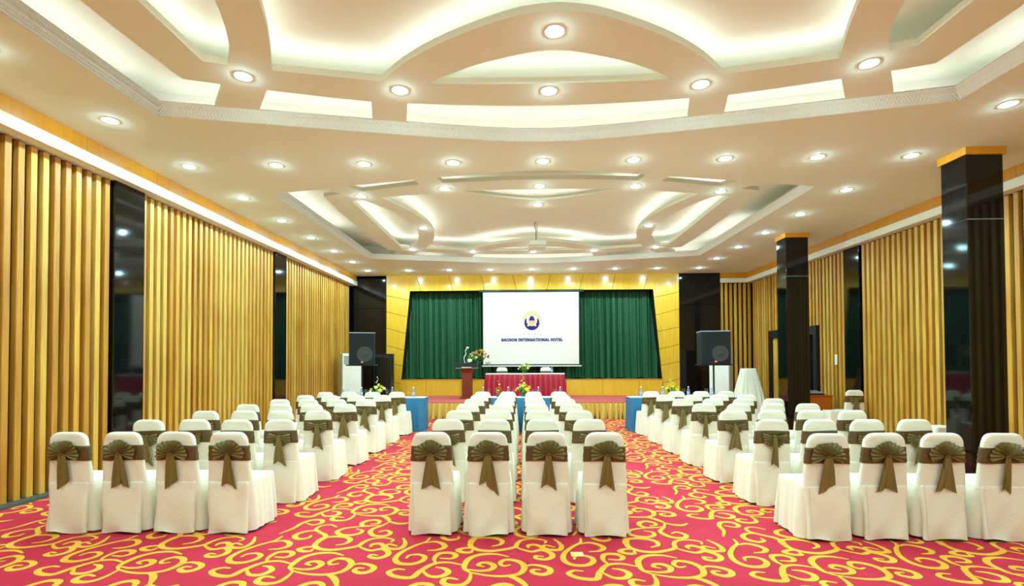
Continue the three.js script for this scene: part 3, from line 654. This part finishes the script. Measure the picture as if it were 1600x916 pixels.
const TBL = blueTable(-4.62, -2.19, 11.28, 'long blue draped table in front of the slat wall chair block');
blueTable(-1.15, 1.05, 11.28, 'long blue draped table in front of the middle chair block');
blueTable(2.36, 4.7, 11.28, 'long blue draped table in front of the column side chair block');

const bottleG = lathe([[0.001, 0.001], [0.03, 0.001], [0.032, 0.01], [0.032, 0.07], [0.03, 0.075], [0.032, 0.08], [0.032, 0.14], [0.026, 0.165], [0.013, 0.19], [0.012, 0.205]], 14);
const labelG = lathe([[0.0327, 0.06], [0.0327, 0.115]], 14), capG = lathe([[0.001, 0.226], [0.014, 0.226], [0.0145, 0.203], [0.012, 0.203]], 12);
const waterMat = std({ color: 0xdfeaf2, roughness: 0.05, transmission: 0.85, thickness: 0, ior: 1.33 }), labelMat = std({ color: 0xa4aace, roughness: 0.5 });
function bottle(x, d, y, label, grp) { const g = group('water_bottle', label, 'bottle', grp); g.position.set(x, y, -d); mesh('body', bottleG, waterMat, g); mesh('paper_label', labelG, labelMat, g); mesh('cap', capG, whiteMat, g); }
const glassG = lathe([[0.001, 0.002], [0.032, 0.002], [0.032, 0.005], [0.005, 0.009], [0.004, 0.075], [0.012, 0.085], [0.032, 0.11], [0.036, 0.14], [0.031, 0.18], [0.029, 0.18], [0.034, 0.14], [0.03, 0.112], [0.01, 0.09], [0.001, 0.088]], 16);
function goblet(x, d, y, label, grp) { const m = mesh('water_goblet', glassG, glassMat); m.position.set(x, y, -d); tag(m, label, 'glass', grp); }
const xAt = (px, d) => { const a = (px - PX) / FOCAL; return d * (a * 0.999374 - 0.029479) / (0.999558 + a * 0.029397) ; };
for (const [list, where] of [[[646, 613, 565, 536], 'table of the slat wall block'], [[755, 794, 841, 875], 'middle table'], [[1001, 1035, 1075, 1112], 'table of the column side block']])
  for (const px of list) bottle(xAt(px, TBL.d + 0.05), TBL.d + 0.05, TBL.y, 'small water bottle with white cap on the blue ' + where, 'water bottles on the blue ' + where);
for (const [list, where] of [[[639, 605, 572, 542], 'table of the slat wall block'], [[764, 802, 833, 867], 'middle table'], [[993, 1027, 1067, 1103], 'table of the column side block']])
  for (const px of list) goblet(xAt(px, TBL.d), TBL.d, TBL.y, 'clear stemmed water goblet on the blue ' + where, 'goblets on the blue ' + where);

// ---------------------------------------------------------------- flowers
function leafG(l, w) { const s = new THREE.Shape(); s.moveTo(0, 0); s.quadraticCurveTo(w, l * 0.45, 0, l); s.quadraticCurveTo(-w, l * 0.45, 0, 0); const g = new THREE.ShapeGeometry(s, 4), p = g.attributes.position; for (let i = 0; i < p.count; i++) { const t = p.getY(i) / l; p.setZ(i, -0.25 * l * t * t + 0.3 * Math.abs(p.getX(i))); } g.computeVertexNormals(); return g; }
function bloomG(r) { const out = []; for (let k = 0; k < 2; k++) for (let i = 0; i < 6; i++) { const g = leafG(r, r * 0.55); g.rotateX(-0.75 + 0.45 * k); g.rotateY(i * Math.PI / 3 + k * 0.5); out.push(g); } const c = new THREE.SphereGeometry(r * 0.25, 8, 6); c.translate(0, r * 0.2, 0); out.push(c); return merge(out); }
const leaves = [leafG(0.16, 0.035), leafG(0.22, 0.03), leafG(0.12, 0.045)], blooms = [bloomG(0.055), bloomG(0.045), bloomG(0.07)];
function arrangement(name, x, y, d, label, { w = 0.3, h = 0.22, spike = 0, flowers = 10, kinds = ['yellow'], nLeaf = 26, trail = 0 }) {
  const g = group(name, label, 'flowers'); g.position.set(x, y, -d);
  mesh('holder', lathe([[0.001, 0], [0.05, 0], [0.07, 0.03], [0.06, 0.05], [0.001, 0.05]], 14), leafMats[2], g);
  for (let i = 0; i < nLeaf; i++) {
    const m = mesh('leaf', leaves[i % 3], leafMats[i % 3], g), a = i * 2.4, low = i % 2;
    m.position.set(0.04 * Math.cos(a), 0.045 + 0.03 * rnd(), 0.04 * Math.sin(a)); m.rotation.set(0, 0, 0, 'YXZ'); m.rotation.order = 'YXZ'; m.rotation.y = a; m.rotation.x = low ? rr(1.0, 1.4) : rr(0.3, 0.9); m.scale.setScalar((low ? w / 0.36 : h / 0.22) * rr(0.8, 1.15));
  }
  for (let i = 0; i < flowers; i++) {
    const m = mesh('flower', blooms[i % 3], petalMats[kinds[i % kinds.length]], g), a = i * 2.4 + 0.7, q = Math.sqrt((i + 0.5) / flowers);
    m.position.set(w * 0.5 * q * Math.cos(a), 0.06 + h * (1 - 0.75 * q * q) * 0.85, w * 0.38 * q * Math.sin(a)); m.rotation.order = 'YXZ'; m.rotation.y = -a + Math.PI / 2; m.rotation.x = 0.9 * q; m.scale.setScalar(rr(0.85, 1.2) * Math.min(1, w / 0.28));
  }
  for (let i = 0; i < spike; i++) { const m = mesh('flower', blooms[1], petalMats[kinds[i % kinds.length]], g), t = i / spike; m.position.set(0.03 * Math.sin(i * 2.2) * (1.2 - t), 0.1 + h * (0.6 + 1.3 * t), 0.025 * Math.cos(i * 2.2)); m.rotation.set(0.5 * Math.sin(i), i, 0.5 * Math.cos(i)); m.scale.setScalar(0.95 - 0.5 * t); }
  for (let i = 0; i < trail; i++) { const m = mesh('leaf', leaves[1], leafMats[i % 3], g); m.position.set(w * 0.25 + 0.05 * rnd(), 0.06 - 0.05 * rnd(), rr(-0.1, 0.12)); m.rotation.order = 'YXZ'; m.rotation.y = rr(-0.4, 0.9) + 1.2; m.rotation.x = rr(1.7, 2.4); m.scale.setScalar(1.2); }
}
arrangement('flower_arrangement', xAt(590, 11.68), TBL.y, 11.68, 'tall yellow flower arrangement on the blue table by the slat wall', { w: 0.34, h: 0.2, spike: 6, kinds: ['yellow', 'cream'] });
arrangement('flower_arrangement', xAt(1049, 11.69), TBL.y, 11.69, 'tall yellow flower arrangement on the blue table by the columns', { w: 0.32, h: 0.22, spike: 6, kinds: ['yellow'] });
arrangement('flower_arrangement', xAt(817, 11.68), TBL.y, 11.68, 'large tall yellow flower arrangement on the middle blue table', { w: 0.32, h: 0.24, spike: 7, kinds: ['yellow', 'cream', 'yellow'] });
arrangement('flower_arrangement', xAt(779, 11.52), TBL.y, 11.52, 'small orange and yellow flower arrangement on the middle blue table', { w: 0.18, h: 0.16, spike: 3, flowers: 6, kinds: ['orange', 'yellow'], nLeaf: 12 });

// ---------------------------------------------------------------- stage furniture
{ const d0 = 15.25, d1 = 15.75, x0 = -1.09, x1 = 1.23, top = 1.18;
  const g = group('stage_table', 'red pleated skirted table on the stage under the screen', 'table');
  const rings = [], n = 260;
  for (const [y, k] of [[SY + 0.004, 1], [0.7, 0.75], [1.0, 0.5], [top - 0.05, 0.3], [top - 0.012, 0.12]]) {
    const r = [], f = (s) => k * 0.055 * (Math.abs(Math.sin(s * 21)) * 2 - 1) * (0.8 + 0.2 * Math.sin(s * 5)), o = 0.05 * k;
    for (let i = 0; i < n; i++) { const x = x0 + (x1 - x0) * i / n; r.push([x + (i / n - 0.5) * 2 * o, y, -(d0 - o - f(x))]); }
    for (let i = 0; i < 30; i++) { const d = d0 + (d1 - d0) * i / 30; r.push([x1 + o + f(d), y, -d]); }
    for (let i = 0; i < 40; i++) { const x = x1 - (x1 - x0) * i / 40; r.push([x, y, -d1]); }
    for (let i = 0; i < 30; i++) { const d = d1 - (d1 - d0) * i / 30; r.push([x0 - o - f(d), y, -d]); }
    rings.push(r);
  }
  tag(mesh('skirt', loft(rings), redMat, g), 'red pleated skirt');
  tag(mesh('tabletop', bbox(x1 - x0 + 0.04, 0.025, d1 - d0 + 0.04, (x0 + x1) / 2, top - 0.006, (d0 + d1) / 2, 0.006), whiteMat, g), 'white cloth top');
  const ty = top + 0.007;
  arrangement('flower_arrangement', 0.06, ty, 15.45, 'yellow lily arrangement on the red stage table', { w: 0.36, h: 0.26, spike: 2, kinds: ['yellow', 'cream'] });
  bottle(0.88, 15.45, ty, 'water bottle on the red stage table', null);
  goblet(-0.72, 15.45, ty, 'stemmed goblet on the red stage table at the lectern side', null);
  goblet(0.78, 15.45, ty, 'stemmed goblet beside the bottle on the red stage table', null); }
for (const [x, l] of [[-0.66, 'cream covered chair behind the red stage table, nearer the lectern'], [0.74, 'cream covered chair behind the red stage table, away from the lectern']]) {
  const c = addChair(downChairs[3], x, 16.38, Math.PI, l, null); c.position.y = SY; }
{ const g = group('lectern', 'dark red wooden lectern with a black reading top on the stage', 'lectern'); g.position.set(-1.66, SY, -15.35);
  const B = (w, h, l, x, y, z) => { const b = bevelBox(w, h, l, 0.006); b.translate(x, y, z); return b; };
  mesh('base', B(0.42, 0.05, 0.4, 0, 0.025, 0), mahogMat, g);
  const shaft = loft([[0, 0.15, 0.13], [0.72, 0.15, 0.13], [0.88, 0.23, 0.18]].map(([y, a, b]) => [[-a, y + 0.05, b], [a, y + 0.05, b], [a, y + 0.05, -b], [-a, y + 0.05, -b]])).toNonIndexed(); shaft.computeVertexNormals();
  mesh('pedestal', shaft, mahogMat, g);
  const top = mesh('reading_top', B(0.62, 0.16, 0.42, 0, 0.98, 0), blackMat, g);
  tag(mesh('front_edge', B(0.66, 0.02, 0.44, 0, 0.91, 0), greyMat, g), 'grey edge');
  tag(mesh('paper', B(0.3, 0.004, 0.02, 0.0, 0.935, 0.222), whiteMat, g), 'white sheet'); }
{ const g = group('gooseneck_microphone', 'pale gooseneck microphone standing on the lectern', 'microphone'); g.position.set(-1.74, SY + 1.062, -15.4);
  mesh('foot', lathe([[0.001, 0], [0.05, 0], [0.045, 0.015], [0.001, 0.02]], 14), greyMat, g);
  mesh('neck', tube([[0, 0.01, 0], [-0.02, 0.15, 0.02], [0.03, 0.28, 0], [0.02, 0.36, 0.03], [0.06, 0.44, 0.03]], 0.014, 20), acMat, g);
  const h = new THREE.SphereGeometry(0.035, 12, 8); h.scale(1.3, 0.9, 1); h.translate(0.085, 0.46, 0.03); mesh('head', h, acMat, g); }
arrangement('flower_bouquet', -1.3, SY + 1.062, 15.28, 'big orange and yellow bouquet spilling over the lectern top', { w: 0.62, h: 0.36, flowers: 26, spike: 0, kinds: ['yellow', 'orange', 'yellow', 'rust', 'cream'], nLeaf: 34, trail: 14 });
{ const m = mesh('white_rose', bloomG(0.1), petalMats.cream); m.position.set(-1.56, SY + 1.11, -15.14); m.rotation.x = 0.9; tag(m, 'pale round flower lying on the lectern beside the bouquet', 'flower'); }

// ---------------------------------------------------------------- loudspeakers, coolers, draped stand
function speaker(x, d, turn, w, h, l, y0, labels, coneX) {
  const st = group('speaker_stand', labels[1], 'speaker stand'); st.position.set(x, 0, -d);
  mesh('pole', (() => { const g = new THREE.CylinderGeometry(0.022, 0.022, y0 - 0.25, 12); g.translate(0, (y0 - 0.25) / 2 + 0.25, 0); return g; })(), blackMat, st);
  mesh('sleeve', (() => { const g = new THREE.CylinderGeometry(0.03, 0.03, 0.5, 12); g.translate(0, 0.5, 0); return g; })(), blackMat, st);
  for (let i = 0; i < 3; i++) { const a = i * 2.094 + 0.5; mesh('leg', tube([[0, 0.72, 0], [0.28 * Math.cos(a), 0.3, 0.28 * Math.sin(a)], [0.46 * Math.cos(a), 0.014, 0.46 * Math.sin(a)]], 0.013, 8), blackMat, st); mesh('brace', tube([[0, 0.3, 0], [0.14 * Math.cos(a), 0.33, 0.14 * Math.sin(a)], [0.27 * Math.cos(a), 0.315, 0.27 * Math.sin(a)]], 0.008, 4), blackMat, st); }
  mesh('platform', (() => { const g = bevelBox(w + 0.08, 0.03, l * 0.8, 0.006); g.translate(0, y0 - 0.015, 0); return g; })(), blackMat, st);
  const s = group('loudspeaker', labels[0], 'loudspeaker'); s.position.set(x, y0, -d); s.rotation.y = turn;
  const B = (a, b, c, px, py, pz, k = 0.012) => { const g = bevelBox(a, b, c, k); g.translate(px, py, pz); return g; };
  mesh('cabinet', B(w, h, l, 0, h / 2, 0), blackMat, s);
  mesh('grille', B(w - 0.05, h - 0.07, 0.02, 0, h / 2, l / 2 + 0.004, 0.005), grilleMat, s);
  tag(mesh('top_edge', B(w + 0.004, 0.03, l + 0.004, 0, h - 0.014, 0), greyMat, s), 'grey top edge');
  const cone = lathe([[0.19, 0.004], [0.185, 0.014], [0.17, 0.01], [0.08, 0.004], [0.07, 0.016], [0.001, 0.022]], 28); cone.rotateX(Math.PI / 2); cone.translate(coneX, h * 0.32, l / 2 + 0.013);
  tag(mesh('woofer', cone, std({ color: 0x35312c, roughness: 0.7 }), s), 'brownish round woofer');
  const badge = mesh('badge', B(0.06, 0.06, 0.01, 0, 0.065, l / 2 + 0.018, 0.003), std({ color: 0xc03018, roughness: 0.4 }), s); tag(badge, 'small red badge');
  mesh('badge_mark', B(0.036, 0.014, 0.004, 0, 0.068, l / 2 + 0.025, 0.001), whiteMat, badge);
}
speaker(-3.98, 12.6, 0.3, 0.62, 0.79, 0.42, 1.485, ['black loudspeaker with red badge raised in front of the vented white cooler', 'black tripod stand of the loudspeaker by the slat wall'], 0.06);
speaker(4.57, 12.4, -0.12, 0.68, 0.79, 0.44, 1.465, ['black loudspeaker with red badge and brown woofer raised by the black columns side', 'black tripod stand of the loudspeaker near the draped cloth'], 0.1);
function cooler(x, d, turn, w, h, l, label, vents) {
  const g = group('air_conditioner', label, 'air conditioner'); g.position.set(x, 0, -d); g.rotation.y = turn;
  const B = (a, b, c, px, py, pz, k = 0.012) => { const q = bevelBox(a, b, c, k); q.translate(px, py, pz); return q; };
  mesh('body', B(w, h, l, 0, h / 2, 0), acSideMat, g);
  mesh('front_panel', B(w - 0.01, h - 0.01, 0.03, 0, h / 2, l / 2 + 0.012, 0.01), acMat, g);
  for (let i = 0; i < vents; i++) mesh('vent_slot', B(w * 0.86, 0.018, 0.012, 0, h - 0.09 - i * 0.036, l / 2 + 0.026, 0.002), grilleMat, g);
  for (let i = 0; i < 6; i++) mesh('intake_rib', B(w * 0.86, 0.012, 0.014, 0, 0.36 + i * 0.055, l / 2 + 0.03, 0.003), acSideMat, g);
}
cooler(-5.12, 15.1, 0.6, 0.58, 1.8, 0.36, 'white floor standing air conditioner with dark vents beside the slat wall', 7);
cooler(5.78, 15.1, -0.62, 0.55, 1.93, 0.4, 'tall white floor standing air conditioner beside the draped stand', 0);
{ const g = group('equipment_cabinet', 'black upright equipment cabinet next to the vented air conditioner', 'cabinet');
  mesh('body', bbox(0.52, 1.78, 0.45, -4.33, 0.89, 15.9, 0.01), blackMat, g); mesh('top_lid', bbox(0.53, 0.02, 0.46, -4.33, 1.79, 15.9, 0.004), grilleMat, g); mesh('door', bbox(0.46, 1.66, 0.02, -4.33, 0.87, 15.66, 0.004), darkGlassMat, g); }
{ const rings = []; for (const [y, a, b] of [[0.004, 0.46, 0.42], [0.3, 0.39, 0.36], [0.7, 0.32, 0.29], [1.0, 0.255, 0.22], [1.25, 0.195, 0.16], [1.325, 0.178, 0.145], [1.343, 0.165, 0.135]]) {
    const r = [], k = (1.343 - y); for (let i = 0; i < 120; i++) { const t = -i / 120 * Math.PI * 2, c = Math.cos(t), s = Math.sin(t), f = 1 + k * (0.045 * Math.sin(t * 17) + 0.03 * Math.sin(t * 8 + 1)); r.push([a * f * Math.sign(c) * Math.pow(Math.abs(c), 0.6), y, b * f * Math.sign(s) * Math.pow(Math.abs(s), 0.6)]); } rings.push(r); }
  const m = mesh('draped_stand', loft(rings, { capEnd: true }), coverMat); m.position.set(5.82, 0, -13.4); tag(m, 'tall stand fully draped in pleated cream cloth in the stage corner', 'draped stand'); }
{ const g = group('side_desk', 'orange wooden desk half hidden behind the black column', 'desk');
  mesh('carcass', bbox(0.62, 0.72, 0.5, 6.78, 0.36, 12.2, 0.008), deskMat, g); mesh('worktop', bbox(0.66, 0.03, 0.54, 6.77, 0.735, 12.2, 0.006), deskMat, g);
  mesh('front_panel', bbox(0.56, 0.6, 0.02, 6.78, 0.36, 11.945, 0.004), deskMat, g); }
{ const g = group('mixing_console', 'flat black mixing console lying on the orange desk', 'console'); g.position.set(6.7, 0.752, -12.15);
  const a = bevelBox(0.46, 0.03, 0.36, 0.006); a.translate(0, 0.016, 0); mesh('base', a, blackMat, g);
  const b = bevelBox(0.44, 0.04, 0.32, 0.006); b.rotateX(0.12); b.translate(0, 0.05, 0); mesh('control_panel', b, greyMat, g);
  for (let i = 0; i < 6; i++) { const k = new THREE.CylinderGeometry(0.009, 0.011, 0.02, 8); k.translate(-0.18 + i * 0.07, 0.075, 0.02); mesh('knob', k, blackMat, g); } }
{ const g = group('wall_switch', 'small white switch plate on the slats beside the dark door', 'switch'); g.position.set(7.355, 1.565, -12.24);
  const a = bevelBox(0.014, 0.24, 0.09, 0.004); mesh('plate', a, whiteMat, g); const b = bevelBox(0.008, 0.05, 0.04, 0.002); b.translate(-0.01, 0.03, 0); mesh('rocker', b, acMat, g); }
{ const m = mesh('floor_card', bbox(0.1, 0.003, 0.09, 0.43, 0.0025, 4.15, 0.001), std({ color: 0xe8dc80, roughness: 0.5 })); tag(m, 'small pale yellow card lying on the carpet behind the middle block', 'card'); }

// ---------------------------------------------------------------- projector
{ const g = group('ceiling_projector', 'white projector hanging from the far ceiling recess on a thin dark cable', 'projector'); g.position.set(0.355, 4.255, -11.9);
  const B = (a, b, c, px, py, pz, k = 0.012) => { const q = bevelBox(a, b, c, k); q.translate(px, py, pz); return q; };
  mesh('housing', B(0.4, 0.12, 0.34, 0, 0.03, 0), acMat, g);
  mesh('lower_tray', B(0.39, 0.05, 0.33, 0, -0.06, 0, 0.008), acSideMat, g);
  const lens = new THREE.CylinderGeometry(0.05, 0.055, 0.05, 20); lens.rotateX(Math.PI / 2); lens.translate(-0.08, 0.03, -0.19); mesh('lens', lens, blackMat, g);
  const rise = UP - 4.255;
  mesh('cable', tube([[-0.045, rise, 0], [-0.055, rise - 0.1, 0.01], [-0.03, rise - 0.2, 0], [-0.028, 0.2, 0.0], [-0.02, 0.1, 0.0], [0.05, 0.1, 0.06], [0.11, 0.06, 0.16]], 0.009, 30), std({ color: 0x2a2418, roughness: 0.6 }), g);
  mesh('mount', (() => { const c = new THREE.CylinderGeometry(0.012, 0.012, rise - 0.08, 8); c.translate(0, (rise + 0.08) / 2, -0.02); return c; })(), acMat, g); }
scene.traverse(o => { if (o.isMesh) { o.castShadow = true; o.receiveShadow = true; } if (o.isPointLight) o.castShadow = true; });
renderer.render(scene, camera);
